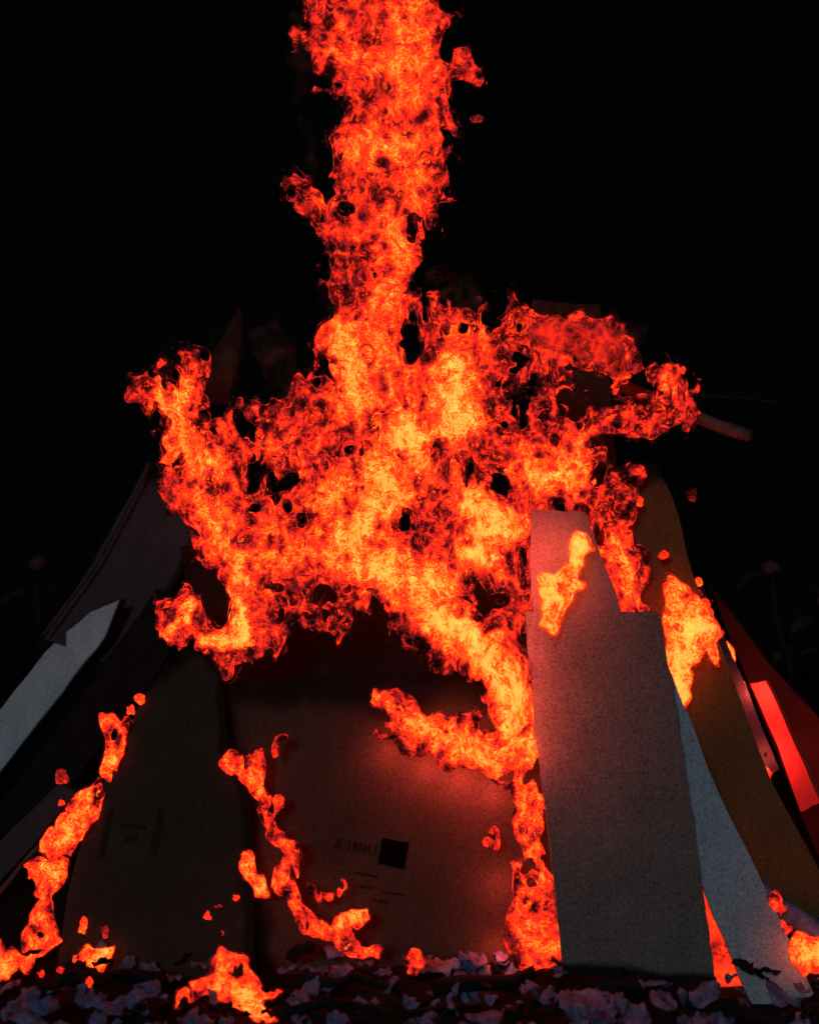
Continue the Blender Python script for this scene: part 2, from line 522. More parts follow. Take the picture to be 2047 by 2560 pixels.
def rod(name, p0, p1, r0, r1, mat, label=None, cat=None, group=None, seg=10, rows=12, bend=0.01, seed=0, parent=None):
    p0, p1 = Vector(p0), Vector(p1)
    d = (p1 - p0)
    q = d.to_track_quat('Z', 'Y')
    V, Fc = [], []
    for j in range(rows + 1):
        t = j / rows
        c = d * t + Vector((mnoise.noise(Vector((t * 2.3, seed, 0))), mnoise.noise(Vector((t * 2.3, seed, 9))), mnoise.noise(Vector((t * 2.3, seed, 17))))) * bend
        for i in range(seg):
            a = 2 * math.pi * i / seg
            r = (r0 + (r1 - r0) * t) * (1 + 0.12 * mnoise.noise(Vector((math.cos(a) * 1.5, math.sin(a) * 1.5, t * 6 + seed))))
            V.append(c + q @ Vector((math.cos(a) * r, math.sin(a) * r, 0)))
    for j in range(rows):
        for i in range(seg):
            a, b = j * seg + i, j * seg + (i + 1) % seg
            Fc.append((a, b, b + seg, a + seg))
    Fc.append(tuple(reversed(range(seg))))
    Fc.append(tuple(range(rows * seg, rows * seg + seg)))
    o = link(name, mesh(name, V, Fc, True), mat, parent, label, cat, group)
    o.location = p0
    return o


M['stick'] = plain_mat('grey_stick', (0.06, 0.045, 0.036), (0.14, 0.11, 0.09), 18)
rod('stick', on_plane(1560, 965, (0.75, 0, 0)), on_plane(1876, 1094, (0.50, 0, 0)), 0.019, 0.016, M['stick'],
    'thick grey brown stick poking out to the right of the fire', 'stick', seed=3)
rod('twig', on_plane(1600, 978, (0.8, 0, 0)), on_plane(1972, 1008, (0.9, 0, 0)), 0.003, 0.002, M['leaf'],
    'thin straight twig above the thick stick', 'twig', seed=5, bend=0.02, seg=6)
rod('stick', on_plane(135, 2068, (0.2, .4, -.35)), on_plane(-40, 2275, (0.05, .4, -.35)), 0.008, 0.007, M['stick'],
    'thin reddish stick below the dim grey board end', 'stick', seed=7)
rod('stick', on_plane(1880, 2215, (0.12, .3, 0)), on_plane(2120, 2390, (0.08, .3, 0)), 0.024, 0.030,
    M['ash'], 'ash covered stick beside the foot of the blue grey plank', 'stick', seed=8)

# ------------------------------------------------------------------ ash and charred bits at the foot
GA = 'ash flakes at the foot of the bonfire'


def ash_flake(x, y, sx, sy, rz, seed, mat, label, lift=0.0, curl=1.0):
    nu, nv = 18, 14
    V, Fc = [], []
    r = random.Random(seed)
    for j in range(nv + 1):
        for i in range(nu + 1):
            a, b = i / nu * 2 - 1, j / nv * 2 - 1
            k = math.sqrt(max(1 - 0.5 * min(a * a, 1) * b * b, .3))   # rounds the corners
            rag = 1 + 0.16 * mnoise.noise(Vector((a * 2, b * 2, seed))) + 0.10 * mnoise.noise(Vector((a * 6, b * 6, seed)))
            px, py = a * sx * k * rag, b * sy * k * rag
            z = -curl * (0.30 * sx * a * a + 0.6 * sy * b * b) + 0.022 * mnoise.noise(Vector((px * 18, py * 18, seed))) \
                + 0.014 * mnoise.noise(Vector((px * 60, py * 60, seed)))
            V.append((px, py, z))
    zmin = min(v[2] for v in V)
    V = [(a, b, c - zmin) for a, b, c in V]
    N = len(V)
    V += [(a, b, c - 0.003) for a, b, c in V]
    for j in range(nv):
        for i in range(nu):
            q = j * (nu + 1) + i
            f = (q, q + 1, q + nu + 2, q + nu + 1)
            Fc.append(f)
            Fc.append(tuple(N + t for t in reversed(f)))
    rim = [i for i in range(nu + 1)] + [j * (nu + 1) + nu for j in range(1, nv + 1)] + [nv * (nu + 1) + i for i in range(nu - 1, -1, -1)] + [j * (nu + 1) for j in range(nv - 1, 0, -1)]
    for a, b in zip(rim, rim[1:] + rim[:1]):
        Fc.append((b, a, N + a, N + b))
    o = link('ash_flake', mesh('ash_flake', V, Fc, True), mat, label=label, cat='ash flake', group=GA)
    o.location = (x, y, -0.012 + lift)
    o.rotation_euler = (r.uniform(-.35, .35), r.uniform(-.3, .3), rz)
    return o


def ground_pt(u, v, z=0.0):
    d = ray(u, v)
    t = (z - CAM[2]) / d[2]
    return CAM + t * d


ASHL = 'small curled grey violet ash flake at the foot of the bonfire'
# the larger flakes, as seen
for (u, v, sx, sy, rz, mt, lab) in (
        (1470, 2500, 0.085, 0.05, 0.3, 'ash', 'large blue violet ash flake below the wide grey brown board'),
        (1250, 2545, 0.08, 0.04, -0.2, 'ash', 'broad blue grey ash flake beside the large blue violet one'),
        (1560, 2425, 0.055, 0.03, -0.4, 'ash_pale', 'pale lilac ash flake against the foot of the wide grey brown board'),
        (1090, 2395, 0.06, 0.035, 0.2, 'ash_pale', 'pale grey ash flake at the foot of the printed carton'),
        (1240, 2405, 0.06, 0.02, 0.1, 'ash_pale', 'pinkish lit ash flake where the edge flame meets the ground'),
        (330, 2490, 0.08, 0.03, 0.35, 'ash', 'long grey violet ash flake beside the low ground flame'),
        (60, 2520, 0.065, 0.04, -0.4, 'ash', 'dark grey ash flake below the burning left edge'),
        (470, 2550, 0.06, 0.03, 0.1, 'ash_pale', 'pale ash flake under the low ground flame'),
        (1760, 2540, 0.06, 0.05, 0.1, 'ash', 'dull violet ash flake below the gap beside the blue grey plank'),
        (1960, 2560, 0.07, 0.04, 0.6, 'ash_pale', 'pale ash flake at the foot of the blue grey plank')):
    p = ground_pt(u, v, 0.02)
    ash_flake(p[0], p[1], sx, sy, rz, int(u), M[mt], lab, curl=0.25)
for i in range(230):
    u = random.uniform(-60, 2110)
    v = random.uniform(2395, 2610)
    p = ground_pt(u, v)
    black = random.random() < .35
    s = random.uniform(0.012, 0.042)
    ash_flake(p[0], p[1], s, s * random.uniform(.4, .8), random.uniform(0, 6.28), 100 + i, M['char'] if black else M['ash'],
              'small curled black charred flake at the foot of the bonfire' if black else ASHL, lift=random.random() ** 2 * 0.05, curl=random.uniform(.1, .5))
GS = 'charred sticks lying at the foot of the bonfire'
for i, (u0, v0, u1, v1, r, lab) in enumerate((
        (720, 2528, 1200, 2516, 0.010, 'long charred stick lying level below the printed carton'),
        (1080, 2470, 1340, 2440, 0.020, 'short charred stick beside the wide grey brown board'),
        (1480, 2462, 1790, 2474, 0.022, 'charred stick against the foot of the wide grey brown board'),
        (150, 2455, 420, 2440, 0.015, 'charred stick at the foot of the dark flattened carton'),
        (1700, 2500, 2000, 2560, 0.018, 'charred stick slanting below the blue grey plank'),
        (760, 2440, 1000, 2470, 0.014, 'charred stick under the small pink flames'))):
    a, b = ground_pt(u0, v0, 0.02), ground_pt(u1, v1, 0.03)
    rod('charred_stick', a, b, r, r * .8, M['char'], lab, 'stick', GS, seed=20 + i, bend=0.03)


# ------------------------------------------------------------------ weeds in the dark behind
def weed(base, head, label, leaves, hr, seed):
    base, head = Vector(base), Vector(head)
    o = empty('flowering_weed', base, label, 'weed', 'dark weeds behind the bonfire')
    st = rod('stem', (0, 0, 0), head - base, 0.008, 0.005, M['leaf'], seed=seed, seg=6, bend=0.02, parent=o)
    st.matrix_parent_inverse = Matrix(); st.location = (0, 0, 0)
    bm = bmesh.new()
    bmesh.ops.create_icosphere(bm, subdivisions=3, radius=hr)
    for v in bm.verts:
        v.co *= 1 + 0.35 * mnoise.noise(v.co * 40 + Vector((seed, 0, 0)))
        v.co.z *= 0.8
    me = bpy.data.meshes.new('flower_head')
    bm.to_mesh(me); bm.free()
    f = link('flower_head', me, M['flower'], o)
    f.matrix_parent_inverse = Matrix(); f.location = head - base
    for t, ang, ln, rise in leaves:
        V, Fc = [], []
        for i in range(9):
            s = i / 8
            w = 0.22 * ln * math.sin(math.pi * min(1, s * 0.92 + 0.06)) ** 0.8
            z = rise * ln * (s - 1.1 * s * s)
            V += [(s * ln, -w, z + w * .3), (s * ln, 0, z), (s * ln, w, z + w * .3)]
        for i in range(8):
            a = i * 3
            Fc += [(a, a + 3, a + 4, a + 1), (a + 1, a + 4, a + 5, a + 2)]
        lf = link('leaf', mesh('leaf', V, Fc, True), M['leaf'], o)
        lf.matrix_parent_inverse = Matrix()
        lf.location = (head - base) * t
        lf.rotation_euler = (0, 0, ang)


def weed_at(u, vh, vb, du, label, leaves, hr, seed):
    b = ground_pt(u + du, vb, -0.03)
    hd = on_plane(u, vh, (b[1], 0, 0))
    weed(b, hd, label, leaves, hr, seed)


weed_at(1925, 1420, 1730, 50, 'dark weed with a round pinkish flower head right of the boards',
        [(.85, 3.3, .17, 1.2), (.55, -.3, .12, 1.6), (.5, 1.9, .12, .8), (.3, -2.2, .12, 1.0), (.3, 0.2, .13, 1.)], 0.036, 1)
weed_at(2060, 1500, 1760, 10, 'dark weed with pale broad leaves at the right edge',
        [(.75, 3.6, .18, .8), (.95, 2.6, .15, 2.0), (.5, 4.4, .15, 1.0), (.4, 2.9, .13, 1.3)], 0.03, 2)
weed_at(95, 1408, 1640, 5, 'dark weed with a dull red flower head left of the boards',
        [(.6, 3.6, .17, 1.0), (.7, -.2, .1, 1.4), (.3, -.6, .12, 1.2), (.4, 2.2, .12, .8)], 0.042, 3)


# ------------------------------------------------------------------ fire: traced outlines inflated to real thickness, then broken up in 3-D
def sdf2d(polys, holes, step=4.0, pad=120, growth=None):
    """signed distance (pixels, + inside) of a set of outlines, on its own small raster"""
    allp = np.concatenate([np.array(p) for p in polys])
    x0, y0 = allp.min(0) - pad
    x1, y1 = allp.max(0) + pad
    gx, gy = np.arange(x0, x1, step), np.arange(y0, y1, step)
    X, Y = np.meshgrid(gx, gy)
    best = np.full(X.shape, -1e9)
    for p in polys:
        p = np.array(p, float)
        d2 = np.full(X.shape, 1e18)
        ins = np.zeros(X.shape, bool)
        for a, b in zip(p, np.roll(p, -1, 0)):
            e = b - a
            L2 = max((e ** 2).sum(), 1e-9)
            t = np.clip(((X - a[0]) * e[0] + (Y - a[1]) * e[1]) / L2, 0, 1)
            d2 = np.minimum(d2, (X - a[0] - t * e[0]) ** 2 + (Y - a[1] - t * e[1]) ** 2)
            c = (a[1] > Y) != (b[1] > Y)
            with np.errstate(divide='ignore', invalid='ignore'):
                ins ^= c & (X < (b[0] - a[0]) * (Y - a[1]) / (b[1] - a[1]) + a[0])
        best = np.maximum(best, np.where(ins, 1, -1) * np.sqrt(d2))
    for (hx, hy, hr) in holes:
        best = np.minimum(best, np.sqrt((X - hx) ** 2 + (Y - hy) ** 2) - hr)
    return best.astype(np.float32), x0, y0, step


def heat2d(strokes, base, x0, y0, shape, step):
    h = np.full(shape, base, np.float32)
    Y, X = np.mgrid[0:shape[0], 0:shape[1]].astype(np.float32)
    X, Y = X * step + x0, Y * step + y0
    for pts, w, a in strokes:
        p = np.array(pts, float)
        if len(p) == 1: p = np.r_[p, p + 0.1]
        d2 = np.full(shape, 1e18)
        for q, r in zip(p[:-1], p[1:]):
            e = r - q
            t = np.clip(((X - q[0]) * e[0] + (Y - q[1]) * e[1]) / max((e ** 2).sum(), 1e-9), 0, 1)
            d2 = np.minimum(d2, (X - q[0] - t * e[0]) ** 2 + (Y - q[1] - t * e[1]) ** 2)
        g = np.exp(-d2 / (w * w))
        h = np.where(a >= base, np.maximum(h, base + (a - base) * g), h + (a - base) * g).astype(np.float32)
    return h


def sample2d(A, u, v, x0, y0, step):
    a = np.clip((u - x0) / step, 0, A.shape[1] - 1.001)
    b = np.clip((v - y0) / step, 0, A.shape[0] - 1.001)
    i, j = a.astype(np.int32), b.astype(np.int32)
    f, g = (a - i).astype(np.float32), (b - j).astype(np.float32)
    return (A[j, i] * (1 - f) + A[j, i + 1] * f) * (1 - g) + (A[j + 1, i] * (1 - f) + A[j + 1, i + 1] * f) * g


def lattice_noise(shape, cell, seed):
    """smooth value noise on a regular grid, cell = lattice spacing in grid steps along each axis"""
    r = np.random.default_rng(seed)
    sh = [int(s / c) + 3 for s, c in zip(shape, cell)]
    A = r.random(sh).astype(np.float32) * 2 - 1
    for ax in range(3):
        x = np.arange(shape[ax]) / cell[ax] + r.random() * 0.9
        i = x.astype(int)
        f = (x - i).astype(np.float32)
        f = f * f * (3 - 2 * f)
        sh_ = [1, 1, 1]
        sh_[ax] = -1
        f = f.reshape(sh_)
        A = np.take(A, i, ax) * (1 - f) + np.take(A, i + 1, ax) * f
    return A


def surface_net(phi, origin, h):
    """vertices (in grid coordinates) and quads of the surface phi = 0"""
    s = phi > 0
    nx, ny, nz = phi.shape
    cnt = np.zeros((nx - 1, ny - 1, nz - 1), np.int8)
    for a in (0, 1):
        for b in (0, 1):
            for c in (0, 1):
                cnt += s[a:nx - 1 + a, b:ny - 1 + b, c:nz - 1 + c]
    act = (cnt > 0) & (cnt < 8)
    I = np.argwhere(act)
    if len(I) == 0:
        return None
    vid = np.full(act.shape, -1, np.int32)
    vid[act] = np.arange(len(I))
    acc = np.zeros((len(I), 3), np.float32)
    num = np.zeros(len(I), np.float32)
    cor = [(a, b, c) for a in (0, 1) for b in (0, 1) for c in (0, 1)]
    val = {c: phi[I[:, 0] + c[0], I[:, 1] + c[1], I[:, 2] + c[2]] for c in cor}
    for c in cor:
        for ax in range(3):
            if c[ax]: continue
            d = list(c); d[ax] = 1; d = tuple(d)
            va, vb = val[c], val[d]
            m = (va > 0) != (vb > 0)
            t = np.where(m, va / np.where(m, va - vb, 1), 0)
            p = np.array(c, np.float32)[None, :].repeat(len(I), 0)
            p[:, ax] = t
            acc += p * m[:, None]
            num += m
    V = I + acc / num[:, None]
    quads = []
    for ax in range(3):
        sl0 = [slice(None)] * 3; sl1 = [slice(None)] * 3
        sl0[ax] = slice(0, -1); sl1[ax] = slice(1, None)
        a, b = s[tuple(sl0)], s[tuple(sl1)]
        E = np.argwhere(a != b)
        flip = a[E[:, 0], E[:, 1], E[:, 2]]
        o1, o2 = [(1, 2), (2, 0), (0, 1)][ax]
        ok = (E[:, o1] > 0) & (E[:, o2] > 0) & (E[:, o1] < phi.shape[o1] - 1) & (E[:, o2] < phi.shape[o2] - 1)
        E, flip = E[ok], flip[ok]
        def get(d1, d2):
            Q = E.copy(); Q[:, o1] -= d1; Q[:, o2] -= d2
            return vid[Q[:, 0], Q[:, 1], Q[:, 2]]
        q = np.stack([get(1, 1), get(0, 1), get(0, 0), get(1, 0)], 1)
        q[~flip] = q[~flip][:, ::-1]
        quads.append(q)
    return V, np.concatenate(quads)


def np_mesh(name, V, Q, heat):
    me = bpy.data.meshes.new(name)
    me.vertices.add(len(V))
    me.vertices.foreach_set('co', V.astype(np.float32).ravel())
    me.loops.add(Q.size)
    me.loops.foreach_set('vertex_index', Q.astype(np.int32).ravel())
    me.polygons.add(len(Q))
    me.polygons.foreach_set('loop_start', np.arange(0, Q.size, 4, dtype=np.int32))
    me.polygons.foreach_set('use_smooth', np.ones(len(Q), bool))
    me.update(calc_edges=True)
    me.attributes.new('glow_heat', 'FLOAT', 'POINT').data.foreach_set('value', heat.astype(np.float32))
    return me


TRIS = [0]


def fire(name, polys, holes, strokes, base, depth, R, label, vox=0.008, seed=1, amps=(0.034, 0.030, 0.016), lam=(0.14, 0.055, 0.024),
         levels=(-0.006, 0.009, 0.030), group=None, scale=VS, grow=0.0, stretch=1.35, warp_px=(18, 14), wlam=0.11, parts=('flame_fringe', 'flame_body', 'flame_core'), cat='flame', clump=0.145, porous=0.045, tear=0.62, hscale=1.03, soft=False):
    """polys, holes and strokes in 1724-wide pixels; depth(x, z) -> y of the sheet's middle; R(z) half thickness in metres"""
    polys = [np.array(p, float) * scale for p in polys]
    holes = [(a * scale, b * scale, c * scale * 1.3) for a, b, c in holes]
    strokes = [([(a * scale, b * scale) for a, b in pts], w * scale, a_) for pts, w, a_ in strokes]
    S, x0, y0, st = sdf2d(polys, holes)
    strokes = [(p_, w_, base + (a_ - base) * hscale if a_ > base else a_) for p_, w_, a_ in strokes]
    HT = heat2d(strokes, base, x0, y0, S.shape, st)
    # world extents: project the outline on the depth sheet
    pts = np.concatenate(polys)
    y_est = 0.4
    Pw = []
    for u, v in pts:
        p = on_plane(u, v, (y_est, 0, 0))
        for _ in range(4):
            p = on_plane(u, v, (float(depth(p[0], p[2])), 0, 0))
        Pw.append(p)
    Pw = np.array(Pw)
    pad = 0.05
    lo, hi = Pw.min(0) - pad, Pw.max(0) + pad
    Rm = float(np.max(R(np.array([lo[2], hi[2]])))) + 0.03
    nx, nz, nw = int((hi[0] - lo[0]) / vox) + 2, int((hi[2] - lo[2]) / vox) + 2, int(2 * Rm / vox) + 2
    xs, zs, ws = lo[0] + np.arange(nx) * vox, lo[2] + np.arange(nz) * vox, -Rm + np.arange(nw) * vox
    X, Wd, Z = np.meshgrid(xs.astype(np.float32), ws.astype(np.float32), zs.astype(np.float32), indexing='ij')
    Y = depth(X, Z).astype(np.float32) + Wd
    u, v, dep = project(X, Y, Z)
    wl = wlam / vox
    for k, wa in enumerate(warp_px):
        u = u + wa * lattice_noise(u.shape, (wl / 2 ** k,) * 3, seed * 31 + k)
        v = v + wa * lattice_noise(u.shape, (wl / 2 ** k,) * 3, seed * 37 + k)
    s = (sample2d(S, u, v, x0, y0, st) + grow) * dep / F
    RR = R(Z)
    phi = RR - np.sqrt((RR - np.minimum(s, RR)) ** 2 + Wd ** 2)
    nz_tot = np.zeros_like(phi)
    fade = np.clip(RR / 0.07, 0.25, 1.0)
    for k, (a, l) in enumerate(zip(amps, lam)):
        c = l / vox
        nse = lattice_noise(phi.shape, (c, c, c * stretch), seed * 17 + k)
        if k == 1: nse = 1 - 2 * np.abs(nse)             # billows
        nz_tot += a * nse * fade
    phi = phi + nz_tot
    cl = np.zeros_like(phi)
    for k, (l, a) in enumerate(((0.10, .38), (0.050, .55), (0.026, .42))):
        l = l * (1.0 if vox > .006 else 0.55)
        cl += a * (1 - 2.2 * np.abs(lattice_noise(phi.shape, (l / vox, 2.4 * l / vox, l * stretch / vox), seed * 41 + k)))
    uh = u + 13 * lattice_noise(u.shape, (0.034 / vox,) * 3, seed * 53)
    vh = v + 13 * lattice_noise(u.shape, (0.034 / vox,) * 3, seed * 59)
    hot = sample2d(HT, uh, vh, x0, y0, st)
    del uh, vh
    cl = (cl - cl.mean()) / cl.std()
    gap = porous * (cl + tear + 2.6 * (hot - 0.29))           # torn and spongy, denser where it is hot
    k_ = 0.012
    phi = np.minimum(phi, gap) - k_ * np.exp(-np.abs(phi - gap) / k_) * 0.5
    del u, v
    phi[[0, -1]] = -1; phi[:, [0, -1]] = -1; phi[:, :, [0, -1]] = -1
    root = empty(name, (float(Pw[:, 0].mean()), float(depth(Pw[:, 0].mean(), lo[2])), float(Pw[:, 2].min())), label, cat, group)
    org = np.array(root.location)
    for lev, part, extra in zip(levels, parts, (-0.08, 0.0, 0.06)):
        r = surface_net(phi - lev * np.clip(RR / 0.07, 0.3, 1.0), lo, vox)
        if r is None: continue
        g, Q = r
        vx, vz, vw = lo[0] + g[:, 0] * vox, lo[2] + g[:, 2] * vox, -Rm + g[:, 1] * vox
        vy = depth(vx, vz) + vw
        uu, vv, _ = project(vx, vy, vz)
        ii = np.round(g).astype(int)
        ix = (ii[:, 0].clip(0, nx - 1), ii[:, 1].clip(0, nw - 1), ii[:, 2].clip(0, nz - 1))
        near = np.exp(-np.maximum(gap[ix], 0) / (0.55 * porous)) * 0.19 + np.exp(-np.maximum(s[ix], 0) / 0.022) * 0.11
        n3 = np.array([[mnoise.noise((a * 22, b * 22, c * 17)), mnoise.noise((a * 46, b * 46, c * 40 + 5)),
                        mnoise.noise((a * 30 + 9, b * 30, c * 30)), mnoise.noise((a * 30, b * 30 + 9, c * 30))] for a, b, c in zip(vx.tolist(), vy.tolist(), vz.tolist())], np.float32)
        if vox < .006: n3 = n3 * 0.8
        bil = (0.6 * (1 - 2 * np.abs(n3[:, 0])) + 0.4 * (1 - 2 * np.abs(n3[:, 1])) - 0.55) / 0.26
        ht = sample2d(HT, uu + 26 * n3[:, 2], vv + 26 * n3[:, 3], x0, y0, st) + extra + clump * bil - near + 0.03
        me = np_mesh(part, np.c_[vx, vy, vz] - org, Q, ht)
        TRIS[0] += 2 * len(Q)
        o = link(part, me, M['smooth' if soft else part.split('_')[1]], root)
        o.matrix_parent_inverse = Matrix()
    return root


MAIN = [[(642, -70), (905, -70), (915, 20), (945, 45), (955, 80), (985, 130), (1002, 185), (985, 190), (960, 165), (950, 200), (945, 250), (945, 300),
         (955, 325), (925, 335), (925, 400), (915, 450), (912, 520), (905, 560), (880, 590), (872, 604), (900, 600), (930, 620), (950, 650), (1000, 652),
         (1030, 645), (1020, 670), (1060, 672), (1075, 632), (1085, 640), (1100, 662), (1125, 635), (1135, 670), (1180, 665), (1220, 680), (1270, 680),
         (1300, 700), (1310, 740), (1315, 780), (1290, 797), (1250, 770), (1200, 750), (1170, 770), (1200, 800), (1225, 815), (1232, 850), (1280, 862),
         (1340, 855), (1390, 870), (1410, 850), (1413, 830), (1385, 802), (1376, 775), (1395, 768), (1420, 798), (1446, 805), (1442, 850),
         (1420, 885), (1370, 907), (1350, 920), (1300, 902), (1250, 905), (1235, 930), (1257, 965), (1250, 1000), (1290, 1008), (1322, 1005), (1332, 1040),
         (1320, 1060), (1325, 1110), (1350, 1140), (1355, 1190), (1368, 1240), (1365, 1260), (1387, 1282), (1390, 1310), (1300, 1340), (1120, 1340),
         (1125, 1500), (1140, 1640), (1155, 1780), (1175, 1900), (1192, 2035), (1150, 2042), (1090, 2030), (1060, 1980), (1048, 1915), (1055, 1860),
         (1062, 1838), (1035, 1830), (1022, 1790), (1012, 1768), (1030, 1752), (1045, 1775), (1060, 1800), (1078, 1800), (1086, 1770), (1082, 1720), (1092, 1690), (1050, 1655), (1000, 1630), (940, 1612),
         (880, 1592), (830, 1568), (780, 1562), (772, 1545), (792, 1525), (775, 1480), (790, 1460), (820, 1455), (845, 1462), (862, 1490), (900, 1506),
         (960, 1500), (1000, 1470), (1012, 1478), (1025, 1470), (1005, 1430), (960, 1408), (920, 1388), (890, 1350), (850, 1310), (800, 1288), (770, 1290),
         (740, 1305), (715, 1338), (690, 1335), (650, 1315), (610, 1325), (590, 1345), (572, 1382), (550, 1395), (535, 1418), (520, 1395), (505, 1398),
         (485, 1432), (468, 1412), (460, 1388), (440, 1370), (410, 1352), (345, 1354), (350, 1310), (370, 1272), (400, 1255), (413, 1265), (405, 1300),
         (430, 1318), (470, 1328), (480, 1290), (490, 1260), (470, 1220), (465, 1190), (445, 1178), (430, 1150), (420, 1110), (400, 1090), (385, 1070),
         (360, 1058), (355, 1045), (365, 1020), (358, 1000), (380, 1005), (378, 975), (350, 960), (330, 920), (302, 900), (310, 880), (315, 850), (283, 828),
         (300, 808), (340, 793), (370, 768), (420, 764), (442, 790), (435, 820), (452, 850), (480, 860), (500, 838), (530, 845), (560, 848), (575, 878),
         (610, 880), (625, 808), (650, 798), (665, 770), (680, 742), (662, 720), (690, 700), (720, 688), (740, 658), (722, 610), (738, 600), (705, 580),
         (690, 560), (718, 548), (700, 510), (680, 470), (665, 440), (640, 422), (618, 415), (625, 388), (660, 383), (690, 390), (710, 350), (700, 320),
         (718, 290), (733, 260), (745, 232), (728, 215), (700, 200), (680, 190), (672, 150), (665, 130), (630, 105), (618, 75), (640, 70), (645, 40)]]
HOLES = [(770, 175, 12), (722, 430, 23), (875, 465, 15), (872, 488, 15), (745, 575, 20), (882, 740, 20), (1110, 832, 22), (450, 862, 16),
         (508, 882, 16), (655, 882, 10), (735, 957, 20), (800, 944, 12), (576, 1055, 10), (668, 1000, 12), (1066, 850, 16), (1050, 1022, 13),
         (1175, 1052, 18), (1243, 942, 18), (1160, 930, 14), (1205, 872, 14), (1290, 882, 10), (850, 1100, 15), (890, 1100, 8), (906, 1130, 11),
         (922, 1092, 8), (1130, 1182, 30), (1090, 1168, 16), (1110, 1350, 24), (1062, 1590, 9), (1100, 1636, 11), (1084, 1696, 4), (1030, 1422, 8),
         (650, 1292, 14), (640, 1202, 9), (1040, 1262, 18), (1012, 1290, 12), (590, 1310, 12), (560, 1060, 6), (530, 1130, 5), (640, 1095, 6),
         (700, 1240, 12), (1185, 830, 14), (1140, 880, 12), (1300, 1070, 9), (382, 975, 12), (575, 960, 6), (330, 905, 6)]
HEATS = [([(870, -20), (862, 110), (850, 170)], 46, .60), ([(720, 110), (790, 140)], 34, .50), ([(850, 300), (750, 312)], 40, .58), ([(690, 425), (670, 415)], 20, .52),
         ([(885, 340), (872, 425)], 26, .58), ([(830, 480), (840, 545)], 36, .60), ([(830, 600), (815, 640)], 38, .58),
         ([(715, 700), (745, 760), (742, 815), (760, 850)], 36, .78), ([(960, 690), (1000, 705)], 30, .55), ([(800, 740), (830, 800)], 40, .55),
         ([(945, 780), (950, 830), (975, 880), (940, 895), (960, 850)], 38, .95), ([(858, 895), (870, 935), (840, 920)], 34, .98),
         ([(870, 960), (900, 1000)], 26, .65), ([(790, 985), (812, 1050), (780, 1090), (730, 1120), (705, 1150), (760, 1190), (830, 1205), (900, 1240)], 44, .86),
         ([(720, 1020), (690, 1055)], 36, .7), ([(1000, 1060), (1035, 1085), (1060, 1110), (1020, 1115)], 34, .98), ([(985, 1165), (1025, 1172)], 30, .95),
         ([(930, 1235), (890, 1260)], 30, .85), ([(920, 1295), (990, 1335), (1035, 1395), (1062, 1440), (1092, 1478)], 38, 1.02), ([(1070, 1510), (1105, 1590)], 32, .82),
         ([(800, 1480), (830, 1510)], 26, .55), ([(890, 1525), (960, 1560), (1040, 1600)], 36, .74), ([(365, 805), (355, 870), (375, 940), (430, 985)], 44, .62),
         ([(430, 1035), (440, 1090), (470, 1140)], 40, .55), ([(500, 1165), (512, 1240)], 26, .7), ([(500, 1270), (512, 1335)], 18, 1.05), ([(430, 1352), (510, 1352)], 13, 1.0),
         ([(355, 1340), (398, 1270)], 12, .78), ([(1215, 930), (1225, 1000), (1150, 1010), (1105, 995)], 26, .66), ([(1180, 960)], 30, .6),
         ([(1395, 785), (1420, 815)], 12, .5), ([(1285, 1120), (1320, 1220), (1335, 1262)], 20, .58), ([(1130, 1725)], 22, .62), ([(1145, 1850)], 26, .68),
         ([(1168, 1960), (1178, 2010)], 14, .7), ([(1118, 1640), (1122, 1720)], 34, .58), ([(560, 1100), (640, 1160), (560, 1200)], 44, .47), ([(560, 940), (640, 970)], 36, .44), ([(600, 1040)], 40, .42), ([(1100, 950), (1080, 1000)], 20, .5),
         ([(1150, 690), (1260, 720), (1290, 770)], 46, .44), ([(635, 70), (660, 130)], 38, -.02), ([(590, 870), (660, 960), (700, 930)], 40, .20),
         ([(880, 740)], 36, .12), ([(980, 190), (975, 130)], 22, .18), ([(1400, 850), (1300, 880)], 24, .3), ([(1080, 760), (1110, 800)], 34, .18),
         ([(640, 1240), (690, 1310), (600, 1320)], 40, .24), ([(960, 1410), (860, 1330)], 18, .22), ([(1105, 1740), (1112, 1880), (1145, 2000)], 60, .47)]


def d_main(x, z):
    """the fire follows the leaning pile, then rises straight"""
    z = np.asarray(z)
    t = np.minimum(0.095 + 0.45 * z, 0.58)
    gx = np.exp(-((np.asarray(x) - 0.215) / 0.075) ** 2)
    bulge = gx * (0.24 * np.exp(-((z - 0.68) / 0.20) ** 2) + 0.20 * np.exp(-((z - 1.02) / 0.14) ** 2))     # where it spills round the wide board's edge
    return np.where(z > 0, t, 0.095) - bulge


def r_main(z):
    z = np.asarray(z, dtype=np.float32)
    return (0.024 + 0.056 * np.clip((z - 0.45) / 0.5, 0, 1)).astype(np.float32)


MAINF = fire('bonfire_flame', MAIN, HOLES, HEATS, 0.265, d_main, r_main,
     'huge red and orange flame rising from the pile of boards in a tall column', vox=0.0068, seed=3, grow=1)


